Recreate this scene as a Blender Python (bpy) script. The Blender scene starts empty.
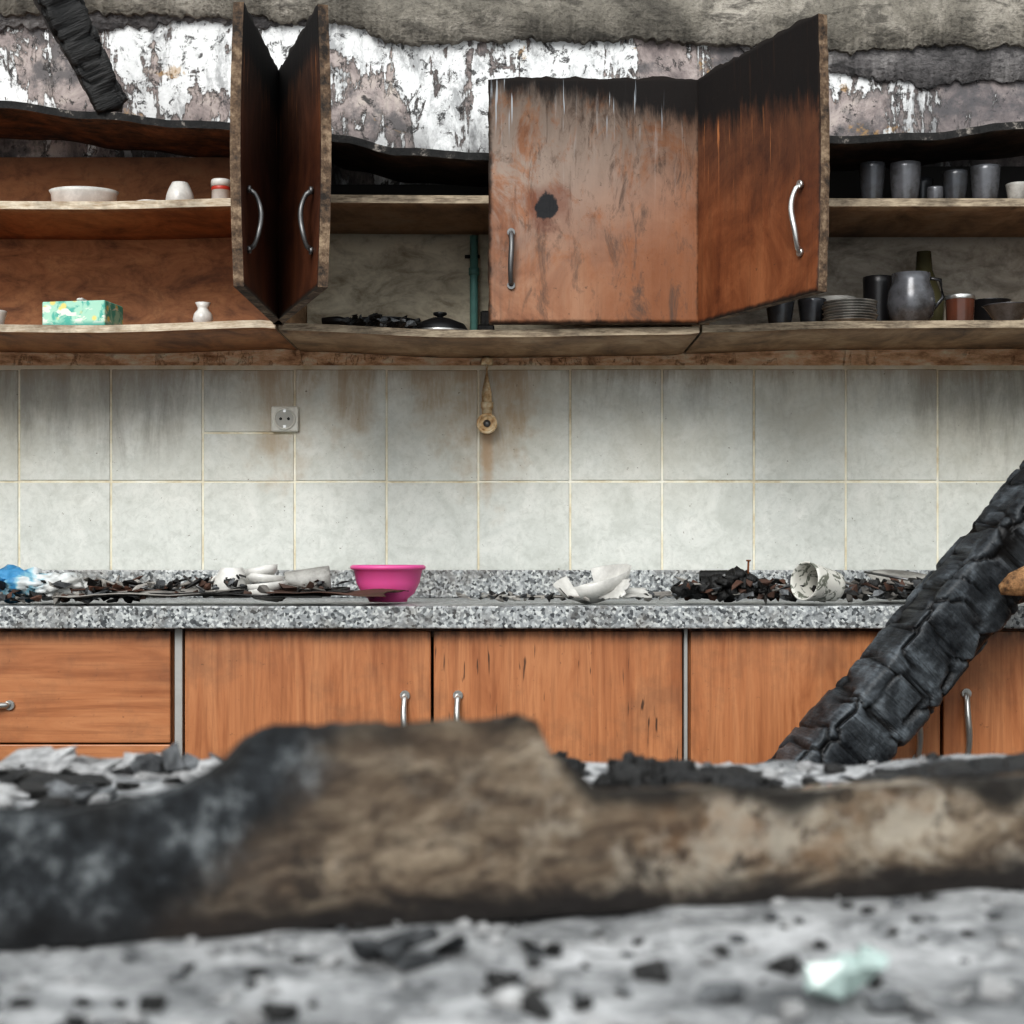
import bpy,bmesh,math,random
from mathutils import Vector,noise,Matrix
random.seed(3)
F=1592.;CZ=1.0
def X(u,d):return (u-512)/F*d
def Z(v,d):return CZ-(v-558)/F*d
R=math.radians
# ------------------------------------------------------------ node helper
class G:
    def __init__(s,name):
        s.m=bpy.data.materials.new(name); s.m.use_nodes=True
        s.t=s.m.node_tree; s.n=s.t.nodes; s.l=s.t.links; s.b=s.n['Principled BSDF']
    def put(s,sock,v):
        if v is None: return
        if isinstance(v,bpy.types.NodeSocket): s.l.new(v,sock); return
        if sock.type=='RGBA' and len(v)==3: v=(*v,1)
        sock.default_value=v
    def pos(s): return s.n.new('ShaderNodeNewGeometry').outputs['Position']
    def rnd(s): return s.n.new('ShaderNodeNewGeometry').outputs['Random Per Island']
    def obj(s): return s.n.new('ShaderNodeTexCoord').outputs['Object']
    def map(s,v,sc=(1,1,1),loc=(0,0,0),rot=(0,0,0)):
        n=s.n.new('ShaderNodeMapping'); s.put(n.inputs[0],v); n.inputs['Scale'].default_value=sc
        n.inputs['Location'].default_value=loc; n.inputs['Rotation'].default_value=rot; return n.outputs[0]
    def noise(s,v,scale,detail=4,rough=.55,dist=0):
        n=s.n.new('ShaderNodeTexNoise'); s.put(n.inputs['Vector'],v); n.inputs['Scale'].default_value=scale
        n.inputs['Detail'].default_value=detail; n.inputs['Roughness'].default_value=rough
        n.inputs['Distortion'].default_value=dist; return n.outputs[0]
    def vor(s,v,scale,feature='F1',out='Distance'):
        n=s.n.new('ShaderNodeTexVoronoi'); n.feature=feature; s.put(n.inputs['Vector'],v)
        n.inputs['Scale'].default_value=scale; return n.outputs[out]
    def ramp(s,f,els,interp='LINEAR'):
        n=s.n.new('ShaderNodeValToRGB'); s.put(n.inputs[0],f); r=n.color_ramp; r.interpolation=interp
        while len(r.elements)<len(els): r.elements.new(.5)
        for e,(p,c) in zip(r.elements,els):
            e.position=p
            if not hasattr(c,'__len__'): c=(c,c,c)
            e.color=(*c[:3],1)
        return n.outputs[0]
    def mix(s,f,a,b,blend='MIX'):
        n=s.n.new('ShaderNodeMix'); n.data_type='RGBA'; n.blend_type=blend; n.clamp_factor=True
        s.put(n.inputs[0],f); s.put(n.inputs[6],a); s.put(n.inputs[7],b); return n.outputs[2]
    def math(s,op,a,b=0.,clamp=False):
        n=s.n.new('ShaderNodeMath'); n.operation=op; n.use_clamp=clamp
        s.put(n.inputs[0],a); s.put(n.inputs[1],b); return n.outputs[0]
    def sep(s,v):
        n=s.n.new('ShaderNodeSeparateXYZ'); s.put(n.inputs[0],v); return n.outputs
    def rng(s,v,a,b,c=0.,d=1.):
        n=s.n.new('ShaderNodeMapRange'); n.interpolation_type='SMOOTHSTEP'
        s.put(n.inputs[0],v)
        for i,q in enumerate((a,b,c,d)): n.inputs[i+1].default_value=q
        return n.outputs[0]
    def spot(s,v,c,r,sc=(1,1,1),wob=.0,wscale=12.,hard=.35):
        m=s.map(v,sc=sc,loc=tuple(-c[i]*sc[i] for i in range(3)))
        n=s.n.new('ShaderNodeVectorMath'); n.operation='LENGTH'; s.put(n.inputs[0],m)
        d=n.outputs['Value']
        if wob: d=s.math('ADD',d,s.math('MULTIPLY',s.math('SUBTRACT',s.noise(v,wscale,4),.5),wob))
        return s.rng(d,r,r*hard)
    def bump(s,h,strength=.4,dist=.005):
        n=s.n.new('ShaderNodeBump'); s.put(n.inputs['Height'],h); n.inputs['Strength'].default_value=strength
        n.inputs['Distance'].default_value=dist; return n.outputs[0]
    def out(s,color,rough=.6,metal=0.,normal=None,**k):
        s.put(s.b.inputs['Base Color'],color); s.put(s.b.inputs['Roughness'],rough); s.put(s.b.inputs['Metallic'],metal)
        if normal is not None: s.l.new(normal,s.b.inputs['Normal'])
        for a,b in k.items(): s.put(s.b.inputs[a.replace('_',' ')],b)
        return s.m
def simple(name,c,rough=.5,metal=0.,var=.25,scale=60,bump=.15,dirt=0.,**k):
    g=G(name); p=g.obj(); n=g.noise(p,scale,5,.6)
    col=g.mix(g.math('MULTIPLY',n,var),c,tuple(x*.35 for x in c))
    if dirt: col=g.mix(g.math('MULTIPLY',g.ramp(g.noise(p,scale*.35,6,.7),[(.42,0),(.62,1)]),dirt),col,(.03,.026,.022))
    return g.out(col,rough,metal,g.bump(n,bump,.002),**k)
# ------------------------------------------------------------ mesh builder
class B:
    def __init__(s): s.bm=bmesh.new(); s.mats=[]
    def mi(s,m):
        if m not in s.mats: s.mats.append(m)
        return s.mats.index(m)
    def grid(s,rows,m,smooth=True,closed=False):
        i=s.mi(m); vs=[[s.bm.verts.new(p) for p in r] for r in rows]
        for a,b in zip(vs[:-1],vs[1:]):
            n=len(a)
            for k in range(n if closed else n-1):
                f=s.bm.faces.new((a[k],a[(k+1)%n],b[(k+1)%n],b[k])); f.material_index=i; f.smooth=smooth
        return vs
    def cap(s,vs,m,flip=False):
        f=s.bm.faces.new(vs[::-1] if flip else vs); f.material_index=s.mi(m)
    def box(s,x0,x1,y0,y1,z0,z1,m,bev=.0015,M=None,seg=1):
        r=bmesh.ops.create_cube(s.bm,size=1); vs=r['verts']
        bmesh.ops.scale(s.bm,vec=(x1-x0,y1-y0,z1-z0),verts=vs)
        bmesh.ops.translate(s.bm,vec=((x0+x1)/2,(y0+y1)/2,(z0+z1)/2),verts=vs)
        es=list({e for v in vs for e in v.link_edges}); vv=set(vs)
        if bev>0:
            rb=bmesh.ops.bevel(s.bm,geom=es,offset=bev,segments=seg,affect='EDGES',profile=.5)
            vv={v for v in rb['verts'] if v.is_valid}|{v for f in rb['faces'] for v in f.verts}
        i=s.mi(m); fs={f for v in vv for f in v.link_faces}
        for f in fs: f.material_index=i
        if M is not None: bmesh.ops.transform(s.bm,matrix=M,verts=list(vv))
    def panel(s,x0,x1,y0,y1,zf,th,m,nx=30,ny=6,medge=None,edge=None):
        P=lambda i,j:(x0+(x1-x0)*i/nx, y0+(edge(x0+(x1-x0)*i/nx) if edge else 0)*(1-j/ny)+(y1-y0)*j/ny)
        top=[[ (*P(i,j),zf(*P(i,j))) for j in range(ny+1)] for i in range(nx+1)]
        bot=[[ (p[0],p[1],p[2]-th) for p in r] for r in top]
        s.grid([r[::-1] for r in top],m); s.grid(bot,m)
        me=medge or m
        s.grid([[t[0] for t in top],[b[0] for b in bot]],me,False); s.grid([[b[-1] for b in bot],[t[-1] for t in top]],me,False)
        s.grid([bot[0],top[0]],me,False); s.grid([top[-1],bot[-1]],me,False)
    def lathe(s,prof,m,M=Matrix(),seg=32,skip=None,wob=0):
        rows=[]
        for r,z in prof:
            rows.append([M@Vector((r*math.cos(2*math.pi*k/seg)*(1+wob*noise.noise((k*.7,z*30,0))),r*math.sin(2*math.pi*k/seg),z)) for k in range(seg)])
        i=s.mi(m); vs=[[s.bm.verts.new(p) for p in r] for r in rows]
        for a in range(len(vs)-1):
            for k in range(seg):
                if skip and skip(a,k,prof[a+1][1]): continue
                f=s.bm.faces.new((vs[a][k],vs[a][(k+1)%seg],vs[a+1][(k+1)%seg],vs[a+1][k])); f.material_index=i; f.smooth=True
    def tube(s,pts,rad,m,seg=10,flat=1.,up=Vector((0,0,1))):
        pts=[Vector(p) for p in pts]; rows=[]
        if not hasattr(rad,'__len__'): rad=[rad]*len(pts)
        for i,p in enumerate(pts):
            t=(pts[min(i+1,len(pts)-1)]-pts[max(i-1,0)]).normalized()
            a=t.cross(up)
            if a.length<.01: a=t.cross(Vector((1,0,0)))
            a.normalize(); b=a.cross(t)
            rows.append([p+(a*math.cos(2*math.pi*k/seg)+b*math.sin(2*math.pi*k/seg)*flat)*rad[i] for k in range(seg)])
        vs=s.grid(rows,m,True,True); s.cap(vs[0],m,True); s.cap(vs[-1],m)
    def blob(s,c,size,m,sub=2,amp=.35,fr=1.6,rot=None,flat=False,seed=None):
        r=bmesh.ops.create_icosphere(s.bm,subdivisions=sub,radius=1); vs=r['verts']
        o=Vector((random.random()*50,)*3) if seed is None else Vector((seed,)*3)
        for v in vs:
            n=noise.noise(v.co*fr+o)+.5*noise.noise(v.co*fr*2.3+o)
            v.co*=1+amp*n
        M=Matrix.Translation(c)@(rot or Matrix.Rotation(random.random()*6,4,'Z')@Matrix.Rotation(random.uniform(-.4,.4),4,'X'))@Matrix.Diagonal((*size,1))
        bmesh.ops.transform(s.bm,matrix=M,verts=vs); i=s.mi(m)
        for f in {f for v in vs for f in v.link_faces}: f.material_index=i; f.smooth=not flat
    def shard(s,c,size,m,rot=None):
        pts=[Vector((random.uniform(-1,1),random.uniform(-1,1),random.uniform(-1,1))).normalized()*random.uniform(.7,1.1) for _ in range(10)]
        M=Matrix.Translation(c)@(rot or Matrix.Rotation(random.random()*6,4,'Z')@Matrix.Rotation(random.uniform(-.5,.5),4,'Y'))@Matrix.Diagonal((*size,1))
        vs=[s.bm.verts.new(M@p) for p in pts]
        h=bmesh.ops.convex_hull(s.bm,input=vs); i=s.mi(m)
        for g in h['geom']:
            if isinstance(g,bmesh.types.BMFace): g.material_index=i
        bad=[g for g in h['geom_interior'] if isinstance(g,bmesh.types.BMVert)]
        if bad: bmesh.ops.delete(s.bm,geom=bad,context='VERTS')
    def sheet(s,c,w,d,rz,m,th=.002,warp=.008,tilt=0.,ragged=.15):
        n=14; o=random.random()*40; M=Matrix.Translation(c)@Matrix.Rotation(rz,4,'Z')@Matrix.Rotation(tilt,4,'X')
        def P(i,j,dz):
            a=i/n*2-1; b=j/n*2-1; k=1+ragged*noise.noise((a*3+o,b*3,0))
            return M@Vector((a*w/2*k,b*d/2*k,dz+warp*abs(noise.noise((a*1.3+o,b*1.3,1))+.3)))
        t=[[P(i,j,th) for j in range(n+1)] for i in range(n+1)]; u=[[P(i,j,0) for j in range(n+1)] for i in range(n+1)]
        s.grid([r[::-1] for r in t],m); s.grid(u,m)
        s.grid([[r[0] for r in t],[r[0] for r in u]],m); s.grid([[r[-1] for r in u],[r[-1] for r in t]],m)
        s.grid([u[0],t[0]],m); s.grid([t[-1],u[-1]],m)
    def fin(s,name,origin=(0,0,0),parent=None,M=None,ground=False):
        bmesh.ops.remove_doubles(s.bm,verts=s.bm.verts,dist=1e-5)
        bmesh.ops.recalc_face_normals(s.bm,faces=s.bm.faces)
        o=Vector(origin)
        if o.length: bmesh.ops.translate(s.bm,vec=-o,verts=s.bm.verts)
        if ground:
            mz=min(v.co.z for v in s.bm.verts); bmesh.ops.translate(s.bm,vec=(0,0,-mz),verts=s.bm.verts)
        me=bpy.data.meshes.new(name); s.bm.to_mesh(me); s.bm.free()
        for m in s.mats: me.materials.append(m)
        ob=bpy.data.objects.new(name,me); bpy.context.collection.objects.link(ob)
        ob.location=o
        if M is not None: ob.matrix_world=M
        if parent: ob.parent=parent
        return ob
def empty(name):
    e=bpy.data.objects.new(name,None); bpy.context.collection.objects.link(e); e.empty_display_size=.1; return e
T=lambda x,y,z:Matrix.Translation((x,y,z))
RX=lambda a:Matrix.Rotation(R(a),4,'X'); RY=lambda a:Matrix.Rotation(R(a),4,'Y'); RZ=lambda a:Matrix.Rotation(R(a),4,'Z')

# ------------------------------------------------------------ materials
def m_wood_new(name,horizontal=False,drips=0.):
    g=G(name); p=g.pos()
    v=g.map(p,sc=(1.3,6,12) if horizontal else (12,6,1.3))
    v2=g.map(p,sc=(6,20,150) if horizontal else (150,20,6))
    a=g.noise(v,1.5,6,.62,1.8); b=g.noise(v2,1.,3,.6)
    c=g.ramp(a,[(.3,(.32,.115,.045)),(.45,(.44,.178,.074)),(.6,(.51,.225,.10)),(.75,(.39,.15,.062))])
    c=g.mix(g.ramp(b,[(.45,0),(.7,.45)]),c,(.23,.08,.03))
    s=g.noise(p,7,7,.72)
    c=g.mix(g.math('MULTIPLY',g.ramp(s,[(.5,0),(.66,1)]),.36),c,(.15,.08,.048))
    x,y,z=g.sep(p)
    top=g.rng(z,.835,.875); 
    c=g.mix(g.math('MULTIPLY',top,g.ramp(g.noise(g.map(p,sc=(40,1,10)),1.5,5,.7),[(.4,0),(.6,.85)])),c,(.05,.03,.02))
    sp=g.ramp(g.noise(p,60,5,.8),[(.64,0),(.68,1)]); c=g.mix(g.math('MULTIPLY',sp,.55),c,(.08,.04,.025))
    if drips:
        d=g.ramp(g.noise(g.map(p,sc=(110,1,12)),1.,2,.5,.3),[(.66,0),(.72,1)])
        c=g.mix(g.math('MULTIPLY',d,drips),c,(.03,.016,.01))
    return g.out(c,.40,0,g.bump(b,.08,.001))
WB=m_wood_new('base_wood',drips=.1); WBD=m_wood_new('base_wood_drip',drips=.85); WBH=m_wood_new('drawer_wood',True,0.)
METAL=simple('handle_metal',(.66,.66,.64),.30,.9,.5,90)
METALD=simple('handle_metal_sooty',(.20,.20,.20),.42,.8,.6,90)
METALB=simple('filler_metal',(.48,.48,.46),.5,.5,.4,40)

def m_granite():
    g=G('granite'); p=g.pos()
    a=g.vor(p,200,'F1','Color'); x,y,z=g.sep(a)
    n=g.noise(p,110,4,.7)
    c=g.ramp(x,[(.0,(.045,.05,.055)),(.14,(.14,.15,.155)),(.28,(.30,.315,.32)),(.5,(.44,.46,.465)),(.72,(.62,.64,.63)),(.92,(.26,.28,.29))],'CONSTANT')
    c=g.mix(g.ramp(n,[(.3,.7),(.55,.0)]),c,(.13,.14,.145))
    c=g.mix(g.ramp(g.noise(p,9,6,.75),[(.48,0),(.70,.65)]),c,(.14,.12,.10))
    return g.out(c,.4,0,g.bump(n,.15,.001))
GRAN=m_granite()

def m_tile():
    g=G('glazed_tile'); p=g.pos(); r=g.rnd(); x,y,z=g.sep(p)
    off=g.n.new('ShaderNodeCombineXYZ'); g.put(off.inputs[0],g.math('MULTIPLY',r,9.)); g.put(off.inputs[1],g.math('MULTIPLY',r,5.))
    va=g.n.new('ShaderNodeVectorMath'); va.operation='ADD'; g.put(va.inputs[0],p); g.put(va.inputs[1],off.outputs[0]); q=va.outputs[0]
    a=g.noise(q,13,8,.70,.6); b=g.noise(q,42,6,.75,.8)
    c=g.ramp(a,[(.3,(.54,.56,.52)),(.5,(.66,.68,.64)),(.7,(.76,.77,.73))])
    c=g.mix(g.ramp(b,[(.48,0),(.66,.5)]),c,(.48,.50,.46))
    c=g.mix(g.ramp(g.noise(p,90,4,.8),[(.5,0),(.7,.35)]),c,(.42,.43,.39))
    gr=g.noise(p,5,8,.7,.4)
    c=g.mix(g.math('MULTIPLY',g.rng(z,1.02,1.42),g.ramp(gr,[(.35,.2),(.65,.75)])),c,(.45,.41,.31))
    st=g.noise(g.map(p,sc=(22,1,4)),1.,8,.75,.5)
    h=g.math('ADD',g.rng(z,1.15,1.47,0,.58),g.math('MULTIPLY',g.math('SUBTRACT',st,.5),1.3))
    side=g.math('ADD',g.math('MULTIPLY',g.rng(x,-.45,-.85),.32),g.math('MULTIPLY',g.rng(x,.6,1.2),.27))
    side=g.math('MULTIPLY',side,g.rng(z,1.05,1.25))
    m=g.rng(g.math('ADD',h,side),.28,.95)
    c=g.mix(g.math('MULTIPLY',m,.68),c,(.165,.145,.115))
    for cx,cz,rr in ((-.055,1.36,.11),(-.50,1.40,.11),(-.36,1.43,.09),(.02,1.40,.07),(-.15,1.44,.09)):
        s=g.spot(p,(cx,3.49,cz),rr,sc=(1,1,.40),wob=.14,wscale=20)
        c=g.mix(g.math('MULTIPLY',s,g.ramp(st,[(.35,.2),(.6,.65)])),c,(.36,.24,.12))
    s=g.spot(p,(-.055,3.49,1.25),.018,sc=(1,1,.12),wob=.012,wscale=30); c=g.mix(g.math('MULTIPLY',s,.55),c,(.42,.24,.10))
    top=g.rng(g.math('ADD',z,g.math('MULTIPLY',g.math('SUBTRACT',st,.5),.10)),1.375,1.43); c=g.mix(g.math('MULTIPLY',top,.55),c,(.30,.20,.11))
    dots=g.ramp(g.noise(p,75,3,.8),[(.69,0),(.73,1)]); c=g.mix(g.math('MULTIPLY',dots,.75),c,(.10,.07,.04))
    return g.out(c,.33,0,g.bump(b,.06,.001))
TILE=m_tile()
def m_grout():
    g=G('grout'); p=g.pos(); x,y,z=g.sep(p); n=g.noise(p,14,6,.7)
    c=g.ramp(n,[(.3,(.56,.46,.30)),(.5,(.78,.73,.58)),(.65,(.86,.84,.74))])
    c=g.mix(g.rng(z,1.32,1.46,0,.45),c,(.34,.18,.07))
    return g.out(c,.85,0,g.bump(n,.3,.002))
GROUT=m_grout()

def m_plaster():
    g=G('burnt_plaster'); p=g.pos(); x,y,z=g.sep(p)
    n1=g.noise(p,3.6,12,.70,.5); n2=g.noise(g.map(p,loc=(7,3,1)),7.5,12,.74,.7); n3=g.noise(p,60,6,.7)
    base=g.ramp(n2,[(.3,(.055,.05,.05)),(.42,(.22,.185,.18)),(.55,(.42,.36,.34)),(.7,(.58,.52,.46))])
    base=g.mix(g.ramp(g.noise(g.map(p,loc=(2,2,2)),11,8,.7),[(.5,0),(.6,.8)]),base,(.09,.09,.095))
    white=g.mix(g.ramp(n3,[(.4,0),(.7,.4)]),(.84,.85,.85),(.48,.48,.48))
    white=g.mix(g.ramp(g.noise(g.map(p,sc=(1,1,.5),loc=(3,0,0)),15,10,.78,.4),[(.49,0),(.60,.85)]),white,(.30,.305,.31))
    drip=g.noise(g.map(p,sc=(24,1,5)),1.,8,.7,.8)
    w=g.math('ADD',n1,g.math('MULTIPLY',g.math('SUBTRACT',drip,.5),.6))
    bias=g.spot(p,(-.12,3.5,2.04),.95,wob=.2)
    w=g.math('ADD',w,g.math('MULTIPLY',bias,.12))
    wm=g.ramp(w,[(.545,0),(.565,1)])
    c=g.mix(wm,base,white)
    edge=g.ramp(w,[(.515,0),(.545,1),(.575,0)])
    c=g.mix(g.math('MULTIPLY',edge,.65),c,(.08,.065,.055))
    sp=g.ramp(g.noise(p,30,9,.80,.5),[(.55,0),(.59,1)])
    c=g.mix(g.math('MULTIPLY',sp,.92),c,(.04,.038,.038))
    # soot plumes rising behind the cabinets
    pl=g.math('MULTIPLY',g.rng(z,2.02,1.84),g.ramp(g.noise(g.map(p,sc=(2.5,1,1)),3.,8,.7,.4),[(.42,0),(.58,.85)])); c=g.mix(pl,c,(.05,.047,.047))
    och=g.ramp(g.noise(g.map(p,loc=(0,4,9)),9,7,.7,.5),[(.62,0),(.66,1)])
    c=g.mix(g.math('MULTIPLY',och,.6),c,(.45,.27,.10))
    right=g.rng(x,.7,1.1); c=g.mix(g.math('MULTIPLY',right,.4),c,(.12,.115,.125))
    low=g.rng(z,1.80,1.72); c=g.mix(low,c,g.ramp(n2,[(.3,(.12,.09,.06)),(.6,(.42,.38,.30))]))
    rust=g.rng(z,1.50,1.46); c=g.mix(rust,c,g.ramp(g.noise(g.map(p,sc=(1,1,3)),14,6,.7),[(.35,(.36,.18,.09)),(.5,(.76,.48,.29)),(.65,(.85,.74,.56))]))
    hgt=g.math('ADD',g.math('MULTIPLY',wm,.7),g.math('MULTIPLY',n3,.5))
    return g.out(c,.85,0,g.bump(hgt,.8,.006))
PLASTER=m_plaster()
def m_concrete(name,c0,c1,c2,crack=True,sc=6,d=.7):
    g=G(name); p=g.pos(); n=g.noise(p,sc,10,.7,.5); n2=g.noise(p,90,5,.7); n3=g.noise(g.map(p,sc=(1,1,2.4)),sc*2.4,8,.72,.5)
    c=g.ramp(n,[(.3,c0),(.5,c1),(.68,c2)])
    c=g.mix(g.ramp(n3,[(.50,0),(.60,d)]),c,c0)
    c=g.mix(g.ramp(n2,[(.5,0),(.72,.6)]),c,tuple(v*.3 for v in c0))
    return g.out(c,.9,0,g.bump(g.math('ADD',n2,n3),.9,.007))
BEAMC=m_concrete('scorched_concrete',(.075,.068,.058),(.24,.22,.185),(.50,.46,.40),sc=5)
FLOORM=m_concrete('ash_floor',(.05,.05,.05),(.18,.17,.16),(.4,.39,.38))
WALLS=m_concrete('stained_wall',(.16,.15,.14),(.4,.38,.35),(.62,.6,.57),sc=2)
SILL=m_concrete('ash_concrete',(.11,.115,.12),(.44,.445,.45),(.78,.785,.79),sc=13,d=.8)

def m_char(name,lo=(.006,.008,.011),hi=(.13,.15,.168),rough=.36):
    g=G(name); p=g.obj()
    n=g.noise(p,35,8,.7); f=g.noise(g.map(p,sc=(300,30,30)),1.,4,.6); big=g.noise(p,11,5,.6)
    c=g.ramp(g.math('ADD',g.math('MULTIPLY',n,.5),g.math('MULTIPLY',big,.5)),[(.40,lo),(.51,tuple((a+b)*.32 for a,b in zip(lo,hi))),(.62,hi)])
    c=g.mix(g.ramp(f,[(.48,0),(.72,.75)]),c,tuple(v*.12 for v in hi))
    at=g.n.new('ShaderNodeAttribute'); at.attribute_name='crack'
    c=g.mix(at.outputs['Fac'],c,(.0015,.0015,.002))
    return g.out(c,rough,0,g.bump(g.math('ADD',f,n),.7,.004))
CHAR=m_char('alligator_char'); CHARB=m_char('black_char',(.003,.003,.003),(.028,.027,.026),.55)
CHARG=m_char('grey_char',(.02,.022,.025),(.22,.23,.24),.7)

def m_door(name,w,h,dark,mid,light,soot,spots=(),drip=(.5,.2,.06),dripamt=.6,white=0.,diag=0.,border=.011,haze=.6):
    g=G(name); p=g.obj(); x,y,z=g.sep(p)
    gr=g.noise(g.map(p,sc=(55,20,3)),1.,5,.6,.4); big=g.noise(p,6.5,8,.70,.5); fine=g.noise(p,38,6,.7)
    c=g.ramp(g.math('ADD',g.math('MULTIPLY',big,.75),g.math('MULTIPLY',gr,.25)),[(.36,dark),(.5,mid),(.64,light)])
    c=g.mix(g.ramp(gr,[(.5,0),(.72,.5)]),c,tuple(v*.5 for v in dark))
    if white:
        up=g.rng(z,h*.0,h*.7)
        m=g.math('MULTIPLY',up,g.ramp(g.noise(g.map(p,sc=(2.5,1,1.3),loc=(3,1,4)),5,9,.74,.5),[(.42,0),(.52,1)]))
        m=g.math('MULTIPLY',m,g.rng(x,-.02,w*.45,.35,1))
        c=g.mix(g.math('MULTIPLY',m,white),c,(.31,.255,.215))
        low=g.math('MULTIPLY',g.rng(x,w*.95,w*.1),g.rng(z,h*.9,h*.15)); c=g.mix(g.math('MULTIPLY',low,.8),c,(.22,.082,.032))
        dk=g.ramp(g.noise(g.map(p,sc=(3,1,1)),9,9,.77,.6),[(.52,0),(.64,.85)]); c=g.mix(dk,c,(.085,.052,.037))
    dn=g.noise(g.map(p,sc=(95,1,5)),1.,3,.6,.3)
    dz=g.rng(z,h*.35,h*.95)
    e=g.math('ADD',z,g.math('MULTIPLY',x,diag)); e=g.math('ADD',e,g.math('MULTIPLY',g.math('SUBTRACT',g.noise(g.map(p,sc=(5,1,1)),6,7,.7),.5),.16))
    s=g.rng(e,h-soot,h-soot*.5)
    s2=g.rng(e,h-soot*2.6,h-soot*.6); c=g.mix(g.math('MULTIPLY',s2,haze),c,(.035,.025,.02))
    c=g.mix(g.math('MULTIPLY',g.math('MULTIPLY',g.ramp(dn,[(.60,0),(.66,1)]),dz),dripamt),c,drip)
    c=g.mix(g.math('MULTIPLY',s,.97),c,(.010,.009,.009))
    if white:
        wd=g.ramp(g.noise(g.map(p,sc=(120,1,6),loc=(5,0,0)),1.,2,.5,.2),[(.64,0),(.68,1)])
        c=g.mix(g.math('MULTIPLY',g.math('MULTIPLY',wd,g.rng(z,h*.72,h*.9)),.75),c,(.42,.46,.50))
    ex=g.math('MINIMUM',g.math('MINIMUM',x,g.math('SUBTRACT',w,x)),g.math('MINIMUM',z,g.math('SUBTRACT',h,z)))
    ex=g.math('ADD',ex,g.math('MULTIPLY',g.math('SUBTRACT',fine,.5),.02))
    c=g.mix(g.math('MULTIPLY',g.rng(ex,border,.0),.9),c,(.015,.011,.009))
    for (sx,sz,r) in spots:
        s_=g.spot(p,(sx,-.018,sz),r*2.3,wob=r*3,wscale=24); c=g.mix(g.math('MULTIPLY',s_,.6),c,(.13,.035,.015))
        s_=g.spot(p,(sx,-.018,sz),r,sc=(1.1,1,.85),wob=r*1.1,wscale=55,hard=.8); c=g.mix(s_,c,(.004,.004,.006))
    dots=g.ramp(g.noise(p,95,4,.8),[(.65,0),(.69,1)]); c=g.mix(g.math('MULTIPLY',dots,.7),c,(.03,.02,.015))
    return g.out(c,g.math('ADD',.50,g.math('MULTIPLY',s2,.4)),0,g.bump(g.math('ADD',gr,fine),.4,.002),Specular_IOR_Level=.25)
def m_chip(name='charred_chipboard_edge',cs=((.02,.014,.01),(.12,.075,.045),(.34,.25,.165))):
    g=G(name); p=g.obj(); n=g.noise(p,70,6,.75); b=g.noise(p,14,5,.6)
    c=g.ramp(g.math('ADD',g.math('MULTIPLY',n,.5),g.math('MULTIPLY',b,.5)),[(.4,cs[0]),(.5,cs[1]),(.62,cs[2])])
    return g.out(c,.8,0,g.bump(n,.8,.004))
CHIP=m_chip()
def m_shelf(name,a,b,sootx=None):
    g=G(name); p=g.pos(); n=g.noise(g.map(p,sc=(3,1,20)),9,6,.7); k=g.noise(p,7,5,.7)
    c=g.ramp(n,[(.35,a),(.6,b)]); c=g.mix(g.ramp(k,[(.48,0),(.68,.8)]),c,tuple(v*.25 for v in a))
    return g.out(c,.75,0,g.bump(n,.4,.002))
SH_EDGE=m_shelf('shelf_edge_light',(.40,.30,.2),(.70,.61,.48)); SH_EDGED=m_shelf('shelf_edge_sooty',(.14,.105,.07),(.44,.36,.26))
def m_inner(name,cols,soot,z0=1.70,z1=1.86):
    g=G(name); p=g.pos(); x,y,z=g.sep(p); n=g.noise(g.map(p,sc=(4,2,9)),2.4,8,.68,.6); f=g.noise(p,40,6,.7)
    c=g.ramp(n,[(.32,cols[0]),(.5,cols[1]),(.68,cols[2])])
    c=g.mix(g.ramp(f,[(.5,0),(.7,.5)]),c,cols[0])
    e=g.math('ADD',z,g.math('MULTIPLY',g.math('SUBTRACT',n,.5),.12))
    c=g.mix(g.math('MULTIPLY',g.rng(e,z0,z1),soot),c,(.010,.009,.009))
    return g.out(c,.6,0,g.bump(f,.2,.001))
IN_A=m_inner('interior_brown',((.15,.06,.026),(.40,.175,.072),(.54,.27,.12)),.75,1.80,1.92)
IN_B=m_inner('interior_mid',((.28,.23,.16),(.58,.53,.41),(.74,.69,.55)),.985,1.68,1.75)
IN_C=m_inner('interior_sooty',((.14,.12,.095),(.34,.31,.26),(.50,.46,.40)),.985,1.68,1.75)
IN_BB=m_inner('board_brown',((.13,.075,.042),(.38,.235,.13),(.54,.38,.24)),.97,1.70,1.78)

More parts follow.
